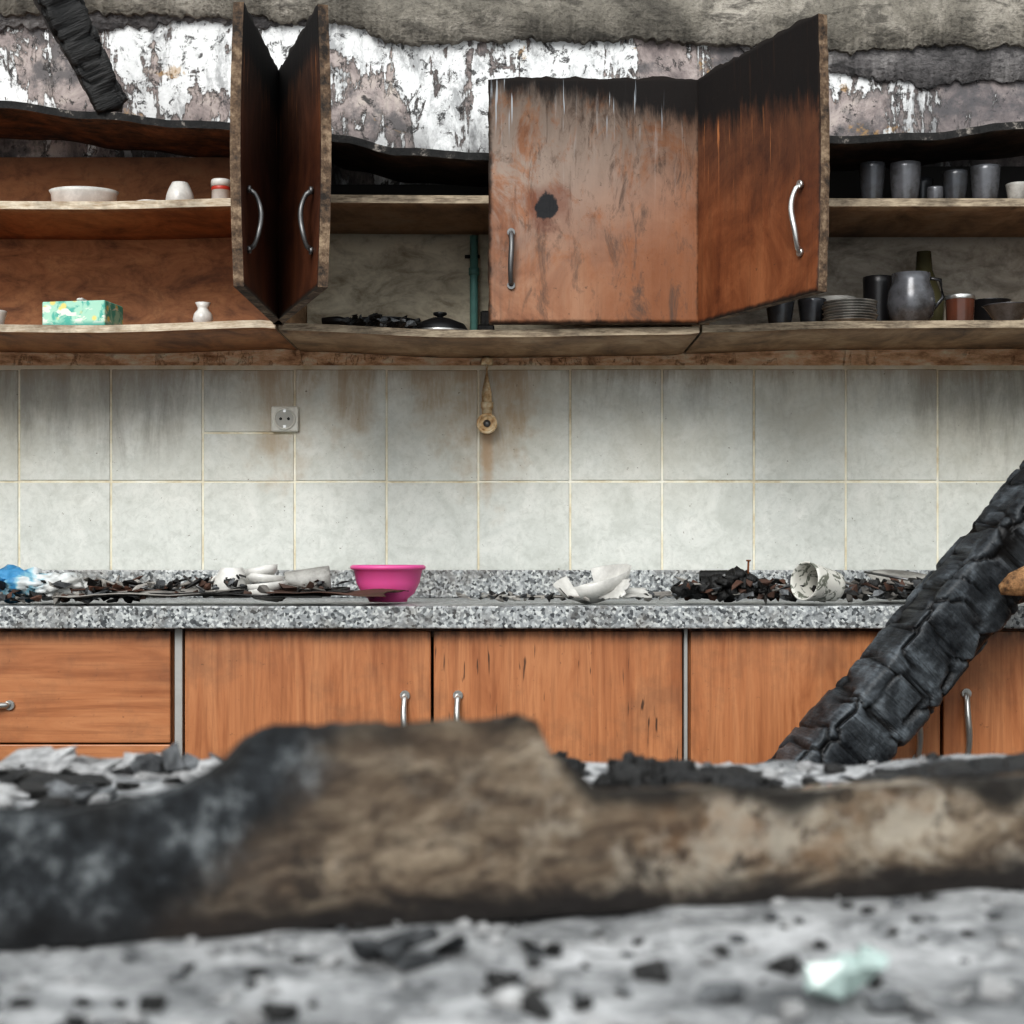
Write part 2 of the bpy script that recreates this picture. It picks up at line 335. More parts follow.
# ------------------------------------------------------------ room shell
b=B(); b.box(-2.4,2.4,3.5,3.7,0,2.75,PLASTER,0); b.fin('wall_back')
b=B(); b.box(-2.6,-2.4,.2,3.7,0,2.5,WALLS,0); b.fin('wall_left')
b=B(); b.box(2.4,2.6,.2,3.7,0,2.5,WALLS,0); b.fin('wall_right')
b=B(); b.box(-2.6,2.6,-1.5,3.7,-.1,0,FLOORM,0); b.fin('floor')
b=B(); b.box(-2.4,2.4,.3,.9,0,.79,WALLS,0); b.fin('wall_front')
def lerp_pts(pts,smooth=True):
    def f(x):
        if x<=pts[0][0]: return pts[0][1]
        for (a,p),(c,q) in zip(pts[:-1],pts[1:]):
            if x<=c:
                t=(x-a)/(c-a)
                if smooth: t=t*t*(3-2*t)
                return p+(q-p)*t
        return pts[-1][1]
    return f
def ledge(name,zlow,zhi,y,mat,seed=0,amp=1.):
    b=B(); n=900; fr=[];bk=[]
    for i in range(n+1):
        x=-2.39+4.78*i/n
        z=zlow(x)+amp*(.010*noise.noise((x*5,2+seed,0))+.012*noise.noise((x*17,5+seed,0))+.009*noise.noise((x*60,1+seed,0))+.005*noise.noise((x*140,1+seed,0)))
        zs=[z+(zhi-z)*k/8 for k in range(9)]
        fr.append([(x,y+.004*noise.noise((x*9,q*9,seed)),q) for q in zs]); bk.append([(x,3.505,z),(x,y+.004*noise.noise((x*9,z*9,seed)),z)])
    b.grid(fr,mat); b.grid(bk,mat,False); b.fin(name)
U=lambda u:X(u,3.48)
ledge('trim_ring_beam',lerp_pts([(U(u),Z(v,3.48)) for u,v in ((0,12),(230,16),(330,20),(400,42),(560,38),(720,42),(850,50),(1024,45))]),2.74,3.478,BEAMC)
BEAM2=m_concrete('scorched_render',(.06,.058,.06),(.19,.18,.18),(.40,.38,.37),sc=7)
ledge('trim_render_coat',lerp_pts([(U(u),Z(v,3.49)) for u,v in ((-100,30),(230,24),(330,20),(700,20),(760,60),(900,80),(1024,84),(1200,90))]),2.7,3.490,BEAM2,4,1.3)

# ------------------------------------------------------------ backsplash tiles
b=B(); TW=91.5/F*3.5; x0=X(21,3.5)-TW*8; g2=.0024
zl=[.90,Z(482,3.5),Z(369.5,3.5)]
b.box(-1.9,1.9,3.4885,3.499,.90,Z(366,3.5),GROUT,0)
for k in range(21):
    xa=x0+k*TW+g2; xb=xa+TW-2*g2
    for r in range(2):
        za,zb=zl[r]+g2,zl[r+1]-g2; dz=random.uniform(-.001,.001)
        if abs((xa-g2)-X(203,3.5))<.02 and r==1:
            zm=Z(433,3.5); segs=[(za,zm-g2),(zm+g2,zb)]
        else: segs=[(za,zb)]
        for s0,s1 in segs: b.box(xa,xb,3.486,3.497,s0+dz,s1+dz,TILE,.0010)
b.fin('tiled_backsplash')

# ------------------------------------------------------------ worktop
CT=Z(606,2.88)
b=B(); b.box(-2.3,2.3,2.88,3.485,CT-.041,CT,GRAN,.003,seg=2); b.box(-2.3,2.3,3.463,3.485,CT,Z(570,3.47),GRAN,.003,seg=2); b.fin('granite_countertop')

# ------------------------------------------------------------ handles
def bow(b,x,y,z,L,m,vert=True,out=.028,S=.0,r=.0048):
    pts=[]
    for i in range(17):
        t=i/16; a=(t-.5)*L; o=out*min(1,math.sin(math.pi*min(max(t,.0),1))**.45) if 0<t<1 else 0
        wv=S*math.sin(2*math.pi*t)
        pts.append((x+wv,y-o,z+a) if vert else (x+a,y-o,z+wv))
    rr=[r*(1.25 if i in(0,1,15,16) else 1+.35*math.sin(math.pi*i/16)) for i in range(17)]
    b.tube(pts,rr,m,12,1.,up=Vector((1,0,0)) if vert else Vector((0,0,1)))
    for e in (-.5,.5):
        c=(x,y-.002,z+e*L) if vert else (x+e*L,y-.002,z)
        b.tube([(c[0],c[1]+.003,c[2]),(c[0],c[1]-.003,c[2])],r*1.9,m,12)
# ------------------------------------------------------------ base cabinets
DF=2.915
def bx(u):return X(u,DF)
ztop=Z(631,DF); KICK=.1
def base(name,ua,ub,fronts):
    e=empty(name); xa,xb=bx(ua),bx(ub)
    b=B(); b.box(xa,xa+.016,DF+.019,3.48,KICK,CT-.042,WB); b.box(xb-.016,xb,DF+.019,3.48,KICK,CT-.042,WB)
    b.box(xa+.017,xb-.017,DF+.019,3.48,KICK,KICK+.016,WB); b.box(xa+.017,xb-.017,3.47,3.48,KICK+.017,CT-.045,WB)
    b.box(xa+.017,xb-.017,DF+.02,DF+.1,CT-.06,CT-.043,WB); b.box(xa,xb,DF+.06,DF+.075,0,KICK-.001,METALB); b.fin('carcass',parent=e)
    for f in fronts:
        b=B(); a,c,z0,z1,mat,hd=f
        b.box(bx(a)+.0012,bx(c)-.0012,DF,DF+.018,z0,z1,mat,.0022,seg=2)
        if hd:
            if hd[2]: bow(b,bx(hd[0]),DF,Z(hd[1],DF),.120,METAL,True,.018,.0015)
            else: bow(b,bx(hd[0]),DF,Z(hd[1],DF),.11,METAL,False,.018)
        b.fin('door' if hd and hd[2] else 'drawer_front',origin=(bx((a+c)/2),DF,(z0+z1)/2),parent=e)
    return e
dz=Z(743,DF)
base('base_cabinet',-110,172,[(-108,171,dz,ztop,WBH,(-20,705,0)),(-108,171,dz-.215,dz-.003,WBH,(-20,820,0)),(-108,171,dz-.43,dz-.218,WBH,(-20,940,0)),(-108,171,KICK,dz-.433,WBH,None)])
base('base_cabinet',183,683,[(184,431.5,KICK,ztop,WB,(405,728,1)),(433,683,KICK,ztop,WBD,(458,728,1))])
base('base_cabinet',689,1195,[(690,941,KICK,ztop,WB,(917,726,1)),(943,1194,KICK,ztop,WB,(966,726,1))])
base('base_cabinet',-480,-112,[(-479,-113,KICK,ztop,WB,(-150,724,1))])
base('base_cabinet',1197,1560,[(1198,1559,KICK,ztop,WB,(1230,724,1))])
b=B(); b.box(bx(174),bx(182),DF+.004,DF+.03,.1,CT-.042,METALB,.001); b.fin('trim_filler_strip')
b=B(); b.box(bx(684),bx(688),DF+.004,DF+.03,.1,CT-.042,METALB,.001); b.fin('trim_filler_strip.001')

# ------------------------------------------------------------ overhead cabinets
UF=3.17; HB=Z(325,UF); HT=Z(80,UF); DH=HT-HB
xAB=X(277,UF); xBC=X(701,UF)
zb=lerp_pts([(X(u,UF),Z(v,UF)) for u,v in ((-300,320),(100,325),(270,320),(282,323),(460,330),(695,327),(701,325),(850,321),(1200,319))])
zmA=lerp_pts([(X(u,UF),Z(v,UF)) for u,v in ((-300,197),(90,200),(275,196),(276,193),(480,194),(700,195),(850,197),(1200,197))])
zt=lerp_pts([(X(u,UF),Z(v,UF)) for u,v in ((-300,84),(0,99),(90,110),(180,119),(275,123),(283,112),(340,134),(400,146),(487,152),(600,142),(700,132),(760,130),(850,135),(930,131),(1024,121),(1200,100))])
def ztop_f(x,y):
    t=(y-UF)/.33; return zt(x)+.004*noise.noise((x*9,y*7,3))+.02*t
rag=lambda x:.012+.010*noise.noise((x*9,1,0))+.005*noise.noise((x*40,3,0))
def overhead(name,xa,xb,inner,back,edge,topm,topedge):
    e=empty(name)
    b=B(); b.panel(xa+.002,xb-.002,UF,3.498,lambda x,y:zb(x)-.0006*noise.noise((x*8,y*8,0)),.015,IN_BB if inner is not IN_A else IN_A,40,6,edge); b.fin('bottom_board',parent=e)
    b=B(); b.panel(xa+.019,xb-.019,UF+.012,3.488,lambda x,y:zmA(x),.016,IN_BB if inner is not IN_A else IN_A,40,6,edge); b.fin('shelf',parent=e)
    b=B(); b.panel(xa+.002,xb-.002,UF,3.498,ztop_f,.015,topm,120,10,topedge,rag)
    b.fin('top_board',parent=e)
    for q,(p0,p1) in enumerate(((xa,xa+.017),(xb-.017,xb))):
        b=B(); b.box(p0+.0005,p1-.0005,UF+.004,3.498,zb((p0+p1)/2)+.001,zt((p0+p1)/2)-.018,IN_BB,.001); b.fin('side_panel',parent=e)
    b=B(); 
    b.box(xa+.018,xb-.018,3.489,3.496,zb(xa)+.004,min(zt(xa),zt(xb),zt((xa+xb)/2))+.01,back,0); b.fin('back_panel',parent=e)
    return e
def m_top(name,cs,a=.4,b_=.55,c_=.7,sc=18):
    g=G(name); p=g.pos(); n=g.noise(p,sc,8,.75)
    c=g.ramp(n,[(a,cs[0]),(b_,cs[1]),(c_,cs[2])]); return g.out(c,.75,0,g.bump(n,.8,.006))
TOPM=m_top('charred_top_board',((.008,.007,.007),(.05,.035,.028),(.13,.075,.045)))
TOPMA=m_top('scorched_top_board',((.03,.018,.012),(.16,.07,.03),(.30,.13,.055)))
TOPE=m_top('charred_top_edge',((.004,.004,.004),(.02,.018,.017),(.30,.27,.24)),.45,.58,.66,30)
cA=overhead('overhead_cabinet',X(-330,UF),xAB-.001,IN_A,IN_A,SH_EDGE,TOPMA,TOPE)
cB=overhead('overhead_cabinet',xAB+.001,xBC-.001,IN_B,IN_B,SH_EDGED,TOPM,TOPE)
cC=overhead('overhead_cabinet',xBC+.001,X(1190,UF),IN_C,IN_C,SH_EDGED,TOPM,TOPE)

def door(parent,w,M,mat,hx,hz,hm,S=.004,mirror=False,L=.125,bowout=.028,hr=.0042):
    b=B(); nx,nz=44,52; h=DH; th=.018
    def P(i,j,y):
        x=i/nx*w; z=j/nz*h; warp=.006*math.sin(math.pi*z/h)*(x/w)
        if j==nz: z+=.006*noise.noise((x*28,w*20,0))+.003*noise.noise((x*110,w*20,0))-.002
        if i==nx: x+=.002*noise.noise((z*45,w*11,0))+.0015*noise.noise((z*150,w*11,0))
        if i==0: x+=.001
        return (x,y+warp,z)
    A=[[P(i,j,-th) for j in range(nz+1)] for i in range(nx+1)]; C=[[P(i,j,0) for j in range(nz+1)] for i in range(nx+1)]
    b.grid(A,mat); b.grid([r[::-1] for r in C],mat)
    b.grid([A[-1],C[-1]],CHIP,False); b.grid([C[0],A[0]],CHIP,False)
    b.grid([[r[0] for r in C],[r[0] for r in A]],CHIP,False); b.grid([[r[-1] for r in A],[r[-1] for r in C]],CHIP,False)
    bow(b,hx,-th+.001,hz,L,hm,True,bowout,S,hr)
    for v in b.bm.verts:
        if mirror: v.co.x=-v.co.x
    o=b.fin('door',M=None); o.matrix_world=M; o.parent=parent; return o
D1=m_door('door_wood_a',.45,DH,(.035,.014,.009),(.085,.032,.018),(.16,.06,.03),.12)
D2=m_door('door_wood_b',.46,DH,(.04,.014,.009),(.10,.036,.018),(.19,.07,.034),.10)
w3=xBC-.004-X(488,UF)
D3=m_door('door_wood_c',w3,DH,(.16,.062,.03),(.30,.14,.075),(.42,.24,.15),.11,spots=((.306,.234,.027),),drip=(.50,.5,.5),dripamt=.2,white=.85,diag=-.15,haze=.6)
D4=m_door('door_wood_d',.43,DH,(.09,.028,.013),(.20,.068,.028),(.32,.125,.055),.13,drip=(.6,.24,.09),dripamt=.9,diag=.14,haze=.6)
door(cA,.45,T(xAB-.004,UF-.001,HB)@RZ(89.5),D1,.40,.125,METALD,.008,mirror=True,L=.105,bowout=.022,hr=.0034)
door(cB,.46,T(xAB+.010,UF-.001,HB)@RZ(-72),D2,.405,.125,METALD,.008,L=.105,bowout=.020,hr=.0036)
door(cB,w3,T(xBC-.003,UF-.001,HB)@RZ(0.),D3,w3-.045,.128,METALD,.001,mirror=True,L=.105,bowout=.022)
door(cC,.43,T(xBC+.004,UF-.001,HB)@RZ(-67),D4,.375,.137,METAL,.006,L=.120,bowout=.018,hr=.0040)
for m in (D1,D3):
    t=m.node_tree
    for n_ in [n for n in t.nodes if n.bl_idname=='ShaderNodeTexCoord']:
        lk=[(l.to_socket) for l in n_.outputs['Object'].links]
        ab=t.nodes.new('ShaderNodeVectorMath'); ab.operation='MULTIPLY'; ab.inputs[1].default_value=(-1,1,1)
        for s_ in lk: t.links.new(ab.outputs[0],s_)
        t.links.new(n_.outputs['Object'],ab.inputs[0])

# ------------------------------------------------------------ crockery profiles
def cup_prof(r0,r1,h,t=.003,belly=0):
    o=[(0.0005,0),(r0*.9,0),(r0,.003)]
    for i in range(1,9):
        k=i/8; o.append((r0+(r1-r0)*k+belly*math.sin(math.pi*k),.003+(h-.003)*k))
    inn=[(max(r-t,.0006),max(z,.005)) for r,z in o[::-1]]
    return o+[(o[-1][0]-t*.5,h+t*.4)]+inn[:-2]+[(0.0005,.005)]
PORC=simple('white_porcelain',(.78,.77,.73),.3,0,.3,30,.05,dirt=.35)
PORCD=simple('sooty_porcelain',(.46,.45,.42),.5,0,.4,25,.1,dirt=.75)
SOOTG=simple('sooty_glass',(.07,.075,.085),.25,.2,.6,40,.05,dirt=.8)
SOOTG2=simple('sooty_glass_light',(.15,.155,.17),.25,.2,.6,40,.05,dirt=.75)
DARKM=simple('black_enamel',(.02,.02,.022),.35,.3,.4,30)
AMBER=simple('amber_tea_glass',(.12,.045,.028),.15,0,.5,40,.05,dirt=.4)
OLIVE=simple('olive_glass',(.09,.085,.045),.2,0,.5,30,.05)
TEAL=simple('teal_plastic',(.20,.46,.42),.5,0,.6,30,dirt=.25)
PINK=simple('pink_plastic',(.80,.12,.36),.38,0,.2,12,.02,Subsurface_Weight=.1)
def put(name,prof,u,v_base_z,y,mat,M=Matrix(),wob=0,extra=None,seg=32):
    b=B(); b.lathe(prof,mat,M,seg,wob=wob)
    if extra: extra(b)
    o=b.fin(name); o.location=(X(u,y),y,v_base_z); return o
def handle(b,r,h,m,ang=0,s=1.):
    pts=[]
    for i in range(13):
        a=-1.35+2.7*i/12; pts.append(RZ(ang)@Vector((r-.003+.020*s*math.cos(a)*1.0,0,h*.5+.024*s*math.sin(a))))
    b.tube(pts,.0035*s,m,8,up=Vector((0,0,1)))
def on(u,y,f,o=.001): return f(X(u,y))+o
y=3.27
b=B(); pr=[(.0005,0),(.058,0),(.064,.003),(.067,.028),(.071,.034),(.064,.032),(.060,.008),(.0005,.006)]
b.lathe(pr,PORC,Matrix.Diagonal((1.0,.75,1.1,1))); o=b.fin('oval_dish'); o.location=(X(84,y),y,on(84,y,zmA,.0015)) 
put('saucer',[(.0005,0),(.018,0),(.028,.010),(.03,.014),(.027,.015),(.0005,.004)],150,on(150,y,zmA,.0015),y,PORC)
b=B(); b.lathe(cup_prof(.018,.028,.052,.003,.005),PORC,T(0,0,.0)@RX(180)@T(0,0,-.053)); handle(b,.022,.04,PORC,150,.6); o=b.fin('tea_cup'); o.location=(X(180,y),y,on(180,y,zmA,.0015))
RED=simple('red_band',(.5,.05,.03),.4)
b=B(); b.lathe([(.0005,0),(.018,0),(.019,.002),(.019,.042)],PORC); b.lathe([(.019,.042),(.0205,.042),(.0205,.053),(.019,.056),(.0005,.056)],PORC); b.lathe([(.0193,.034),(.0198,.035),(.0198,.040),(.0193,.041)],RED)
o=b.fin('lidded_jar'); o.location=(X(221,y),y,on(221,y,zmA,.0015))
def m_box():
    g=G('tissue_box_print'); p=g.obj(); x,yy,z=g.sep(p)
    v=g.vor(p,42,'F1','Distance'); n=g.noise(p,30,4,.6,1.)
    c=g.mix(g.ramp(n,[(.45,0),(.55,1)]),(.08,.42,.34),(.38,.68,.54))
    c=g.mix(g.ramp(v,[(.2,1),(.32,0)]),c,(.74,.66,.22))
    c=g.mix(g.ramp(g.noise(g.map(p,sc=(25,25,60)),1.,4,.6,.7),[(.56,0),(.6,1)]),c,(.75,.82,.72))
    c=g.mix(g.rng(z,.018,.006),c,(.06,.34,.28)); return g.out(c,.55)
TB=m_box(); WHITEP=simple('white_paper',(.75,.75,.72),.8,0,.2,20)
b=B(); b.box(-.068,.068,-.045,.045,0,.056,TB,.002); b.box(-.045,.045,-.014,.014,.0561,.0566,WHITEP,0)
b.blob((0,0,.061),(.032,.010,.005),WHITEP,3,.5); o=b.fin('tissue_box'); y=3.27; o.location=(X(83,y),y,on(83,y,zb)); o.rotation_euler=(0,0,R(-10))
b=B(); b.lathe([(.0005,0),(.013,0),(.016,.004),(.021,.016),(.018,.028),(.011,.036),(.011,.040),(.016,.050),(.014,.050),(.009,.040),(.009,.036),(.0005,.034)],PORC)
o=b.fin('porcelain_vase'); o.location=(X(203,3.25),3.25,on(203,3.25,zb))
b=B(); b.lathe(cup_prof(.018,.026,.036),PORC); handle(b,.022,.032,PORC,200,.6); o=b.fin('tea_cup'); o.location=(X(-6,3.25),3.25,on(-6,3.25,zb))
y=3.30
b=B(); b.lathe([(.0005,0),(.06,0),(.066,.004),(.07,.032),(.072,.034),(.067,.033),(.062,.006),(.0005,.004)],DARKM); b.tube([(.066,0,.028),(.10,-.01,.032),(.13,-.02,.031)],[.007,.009,.007],DARKM)
o=b.fin('frying_pan'); o.location=(X(385,y+.03),y+.03,on(385,y,zb)); o.rotation_euler=(0,0,R(200))
b=B(); b.lathe([(.062,.0),(.064,.004),(.050,.024),(.02,.036),(.0005,.038)],DARKM); b.lathe([(.062,.0),(.055,.004),(.0005,.012)],DARKM); b.lathe([(.006,.034),(.006,.040),(.014,.044),(.014,.048),(.0005,.050)],DARKM,seg=20); b.lathe([(.0645,.003),(.067,.006),(.0645,.009)],METAL)
o=b.fin('pan_lid'); o.location=(X(440,y-.03),y-.03,on(440,y-.03,zb)); 
b=B()
for i in range(50): b.shard((random.uniform(-.09,.06),random.uniform(-.02,.02),random.uniform(.003,.024)),(random.uniform(.008,.020),random.uniform(.006,.010),random.uniform(.003,.010)),random.choice((CHARB,CHARB,CHARG)))
o=b.fin('charred_fragments',ground=True); o.location=(X(390,3.205),3.205,on(390,3.21,zb))
b=B(); b.tube([(0,0,0),(0,0,.12),(0,0,.245)],.009,TEAL,16); b.tube([(0,0,.16),(0,0,.175)],.0115,TEAL,16); b.tube([(-.02,0,.2),(0,0,.2),(.012,0,.2)],.004,CHARB,8)
o=b.fin('teal_water_pipe'); o.location=(X(474,3.46),3.46,on(474,3.46,zb))
b=B(); b.box(-.012,.012,-.01,.01,0,.075,CHARB,.003); b.box(-.018,.018,-.014,.014,.03,.045,CHARB,.003); o=b.fin('charred_valve'); o.location=(X(486,3.42),3.42,on(486,3.42,zb))
for u,w,h,m in ((872,.028,.088,SOOTG),(905,.033,.088,SOOTG2),(935,.017,.040,SOOTG2),(955,.026,.072,SOOTG),(985,.031,.082,SOOTG2),(1050,.03,.07,SOOTG),(922,.024,.08,SOOTG)):
    y=3.27 if u!=922 else 3.37
    put('drinking_glass',cup_prof(w*.72,w,h,.002,.002 if u%2 else 0),u,on(u,y,zmA,.0015),y,m)
b=B(); b.lathe(cup_prof(.018,.025,.042),PORCD); handle(b,.022,.040,PORCD,20,.6); o=b.fin('tea_cup'); o.location=(X(1018,3.25),3.25,on(1018,3.25,zmA,.0015))
b=B()
for i in range(8): b.lathe([(.0005,0),(.03,0),(.052,.008),(.055,.010),(.05,.011),(.0005,.004)],PORCD,T(random.uniform(-.003,.003),0,i*.0055))
o=b.fin('saucer_stack'); o.location=(X(850,3.25),3.25,on(850,3.25,zb))
b=B(); b.lathe([(.0005,0),(.022,0),(.04,.012),(.046,.03),(.044,.031),(.036,.014),(.0005,.004)],PORCD,T(0,0,.0455)); b.lathe([(.0005,0),(.02,0),(.032,.02),(.036,.042),(.034,.0435),(.0005,.005)],PORCD)
o=b.fin('stacked_bowls'); o.location=(X(834,3.37),3.37,on(834,3.37,zb))
b=B(); b.lathe(cup_prof(.029,.031,.115),DARKM); handle(b,.030,.105,DARKM,-30,1.); o=b.fin('coffee_mug'); o.location=(X(878,3.34),3.34,on(878,3.34,zb))
b=B(); b.lathe([(.0005,0),(.026,0),(.03,.003),(.044,.022),(.049,.046),(.046,.070),(.038,.090),(.039,.108),(.037,.108),(.034,.090),(.0005,.08)],SOOTG2); b.tube([(.036,0,.100),(.060,0,.096),(.066,0,.06),(.045,0,.035)],.004,SOOTG,8)
o=b.fin('glass_jug'); o.location=(X(911,3.26),3.26,on(911,3.26,zb))
b=B(); b.lathe([(.0005,0),(.028,0),(.040,.02),(.044,.07),(.018,.14),(.015,.18),(.013,.18),(.0005,.14)],OLIVE); o=b.fin('glass_bottle'); o.location=(X(924,3.40),3.40,on(924,3.40,zb))
b=B(); b.lathe(cup_prof(.027,.030,.062,.002),AMBER); b.lathe([(.0303,.054),(.031,.056),(.0307,.062),(.0295,.063)],METAL); o=b.fin('tea_glass'); o.location=(X(960,3.26),3.26,on(960,3.26,zb))
b=B(); b.lathe([(.0005,0),(.036,0),(.040,.004),(.042,.070),(.044,.072),(.040,.071),(.038,.006),(.0005,.005)],DARKM); b.tube([(.040,0,.055),(.058,0,.058),(.066,0,.050)],[.004,.005,.006],DARKM); o=b.fin('cooking_pot'); o.location=(X(990,3.39),3.39,on(990,3.39,zb))
b=B(); b.lathe([(.0005,0),(.02,0),(.024,.004),(.048,.038),(.052,.040),(.047,.040),(.024,.008),(.0005,.005)],SOOTG2); o=b.fin('glass_bowl'); o.location=(X(1008,3.25),3.25,on(1008,3.25,zb))
b=B(); b.lathe([(.0005,0),(.03,0),(.034,.004),(.045,.025),(.047,.025),(.03,.008),(.0005,.005)],OLIVE,T(0,0,0)); o=b.fin('glass_bowl'); o.location=(X(1072,3.28),3.28,on(1072,3.28,zb))
for u in (812,780): put('drinking_glass',cup_prof(.022,.030,.062),u,on(u,3.30,zb),3.30,SOOTG)

# ------------------------------------------------------------ socket and pipe
SOCK=simple('socket_plastic',(.80,.78,.70),.4,0,.2,30,.05,dirt=.25); DK=simple('dark_hole',(.01,.01,.01),.8)
sx,sz=X(285,3.48),Z(419,3.48)
b=B(); b.box(-.030,.030,-.012,0,-.028,.028,SOCK,.004,seg=3)
b.lathe([(.024,0),(.024,.0035),(.0215,.004),(.020,.0005)],SOCK,T(0,-.012,0)@RX(90))
b.lathe([(.0199,.0006),(.0005,.0006)],simple('socket_recess',(.45,.44,.40),.5),T(0,-.012,0)@RX(90))
for q in (-.0085,.0085): b.lathe([(.0030,.0),(.0030,.0014),(.0005,.0014)],DK,T(q,-.012,0)@RX(90),12)
b.box(-.003,.003,-.0145,-.012,.014,.02,METAL,0); b.box(-.003,.003,-.0145,-.012,-.02,-.014,METAL,0)
o=b.fin('wall_socket'); o.location=(sx,3.486,sz)
def m_rustpipe():
    g=G('stained_pipe'); p=g.pos(); n=g.noise(p,45,6,.7); return g.out(g.ramp(n,[(.35,(.36,.18,.07)),(.5,(.70,.50,.28)),(.65,(.86,.76,.56))]),.65,0,g.bump(n,.5,.002))
RP=m_rustpipe()
px=X(487,3.46)
b=B(); b.tube([(px,3.473,1.456),(px-.001,3.473,1.36),(px,3.473,Z(415,3.47))],.011,RP,16)
for zz in (1.435,1.34): b.tube([(px,3.473,zz),(px,3.473,zz-.014)],.0135,RP,16)
zv=Z(424,3.46); b.blob((px,3.468,zv),(.016,.017,.018),RP,3,.12,rot=Matrix())
b.lathe([(.0005,0),(.013,0),(.022,.004),(.0225,.018),(.018,.022),(.017,.016),(.009,.014),(.0005,.014)],RP,T(px,3.462,zv)@RX(90),28)
b.lathe([(.0005,.0),(.008,0),(.008,.006),(.0005,.007)],METALD,T(px,3.450,zv)@RX(90),16)
b.fin('gas_pipe_valve')

# ------------------------------------------------------------ clutter on the worktop
c0=CT+.0006
SHB=simple('burnt_sheet_brown',(.12,.055,.035),.7,0,.6,20,.4,dirt=.5); SHG=simple('burnt_sheet_grey',(.40,.38,.35),.8,0,.6,18,.4,dirt=.6)
def zc(name,b,u,y,rz=0,lift=0.,sc=1.): o=b.fin(name,ground=True); o.location=(X(u,y),y,c0+lift); o.rotation_euler=(0,0,rz); o.scale=(sc,)*3; return o
b=B()
for i,(u,w,d,m) in enumerate(((90,.26,.16,CHARB),(150,.30,.15,SHG),(250,.32,.16,CHARB),(340,.22,.16,SHB),(200,.2,.12,SHG),(290,.22,.1,CHARB),(120,.2,.1,SHB))):
    b.sheet((X(u,3.0)-X(200,3.0),random.uniform(-.05,.04),.001+i*.0020),w,d,random.uniform(-.25,.25),m,.002,.012,R(random.uniform(-1,1)))
for i in range(190): b.shard((random.uniform(-.38,.26),random.uniform(-.08,.08),random.uniform(.006,.034)),(random.uniform(.006,.030),random.uniform(.006,.012),random.uniform(.003,.011)),random.choice((CHARB,CHARB,SHG,SHB,CHARG)))
for i in range(30): b.tube([(q:=random.uniform(-.3,.2),random.uniform(-.06,.05),random.uniform(.014,.030)),(q+random.uniform(-.07,.07),random.uniform(-.06,.05),random.uniform(.012,.045))],.0022,random.choice((CHARB,SHG,METALD)),6)
zc('charred_debris_sheets',b,200,2.99)
def m_bag():
    g=G('plastic_bag_print'); p=g.obj(); n=g.noise(p,16,3,.5,.6); x,yy,z=g.sep(p)
    c=g.ramp(g.math('ADD',n,g.math('MULTIPLY',x,2.2)),[(.42,(.06,.25,.46)),(.50,(.26,.50,.60)),(.56,(.66,.70,.71)),(.8,(.54,.54,.52))]); return g.out(c,.35,0,g.bump(g.noise(p,50,5,.7),.6,.004))
BAG=m_bag(); b=B()
for c,s,sd in (((-.02,0,.020),(.080,.05,.030),4),((.06,-.01,.016),(.055,.04,.024),9),((-.07,-.02,.016),(.05,.04,.025),19),((.10,0,.010),(.035,.03,.015),29)): b.blob(c,s,BAG,4,.45,2.8,rot=Matrix(),seed=sd)
zc('crumpled_plastic_bag',b,28,2.98)
b=B()
for i in range(60): b.shard((random.uniform(-.16,.14),random.uniform(-.04,.02),random.uniform(.003,.014)),(random.uniform(.006,.02),random.uniform(.006,.012),random.uniform(.003,.008)),random.choice((CHARB,SHB,SHG,CHARG)))
zc('charred_debris',b,70,2.93)
b=B(); b.lathe(cup_prof(.022,.034,.055,.003,.006),PORC,T(0,0,.0575)@RX(180)); handle(b,.03,.05,PORC,170,.7); zc('porcelain_cup',b,232,2.99,0,.012)
b=B(); 
for i,(dx,rr,t) in enumerate(((0,.034,8),(.003,.035,-6),(-.003,.033,5),(-.006,.029,-10))): b.lathe([(.0005,0),(.02,0),(rr*.95,.008),(rr,.018),(rr-.003,.0185),(rr-.006,.009),(.0005,.004)],PORC,T(dx,0,.006+i*.0135)@RY(t),28)
zc('stacked_small_bowls',b,266,2.95,.3,.004,1.08)
b=B(); b.lathe(cup_prof(.024,.030,.085,.003),PORCD,T(-.04,0,.030)@RY(86)@RZ(20)); zc('dirty_jar',b,306,3.04,.15,.012)
b=B(); b.lathe([(.0005,0),(.036,0),(.038,.006),(.050,.016),(.060,.036),(.065,.060),(.071,.062),(.072,.067),(.068,.070),(.063,.066),(.058,.038),(.046,.018),(.0005,.008)],PINK,seg=48); zc('pink_plastic_bowl',b,388,3.03,0,.003)
b=B(); pr=[(.0005,0),(.03,0),(.036,.004),(.06,.022),(.074,.046),(.076,.046),(.063,.022),(.038,.006),(.0005,.004)]
b.lathe(pr,PORC,T(0,0,.002)@RX(10)@RY(-14),36,skip=lambda a,k,z:(8<k<13 and z>.01) or (20<k<24 and z>.015))
b.sheet((.06,-.03,.012),.07,.04,.4,PORC,.003,.006,R(25),.3); b.sheet((.10,.01,.008),.11,.02,.25,SHG,.004,.004,R(10),.2); b.sheet((-.10,.0,.004),.12,.03,-.1,SHG,.002,.004,0,.3)
b.sheet((.03,-.055,.02),.05,.045,-.6,PORC,.003,.004,R(50),.3)
for i in range(70): b.shard((random.uniform(-.26,.14),random.uniform(-.07,.04),random.uniform(.003,.012)),(random.uniform(.004,.018),random.uniform(.005,.010),random.uniform(.002,.008)),random.choice((CHARB,SHG,PORCD,CHARG)))
zc('broken_porcelain_dish',b,598,3.00)
b=B()
for i in range(60):
    u=random.gauss(0,.05); k=max(.2,1-abs(u)/.15); b.blob((u-.01,random.uniform(-.05,.05),.010+random.random()*.038*k),(random.uniform(.012,.03),random.uniform(.010,.02),random.uniform(.007,.016)),CHARB,2,.6,2.5)
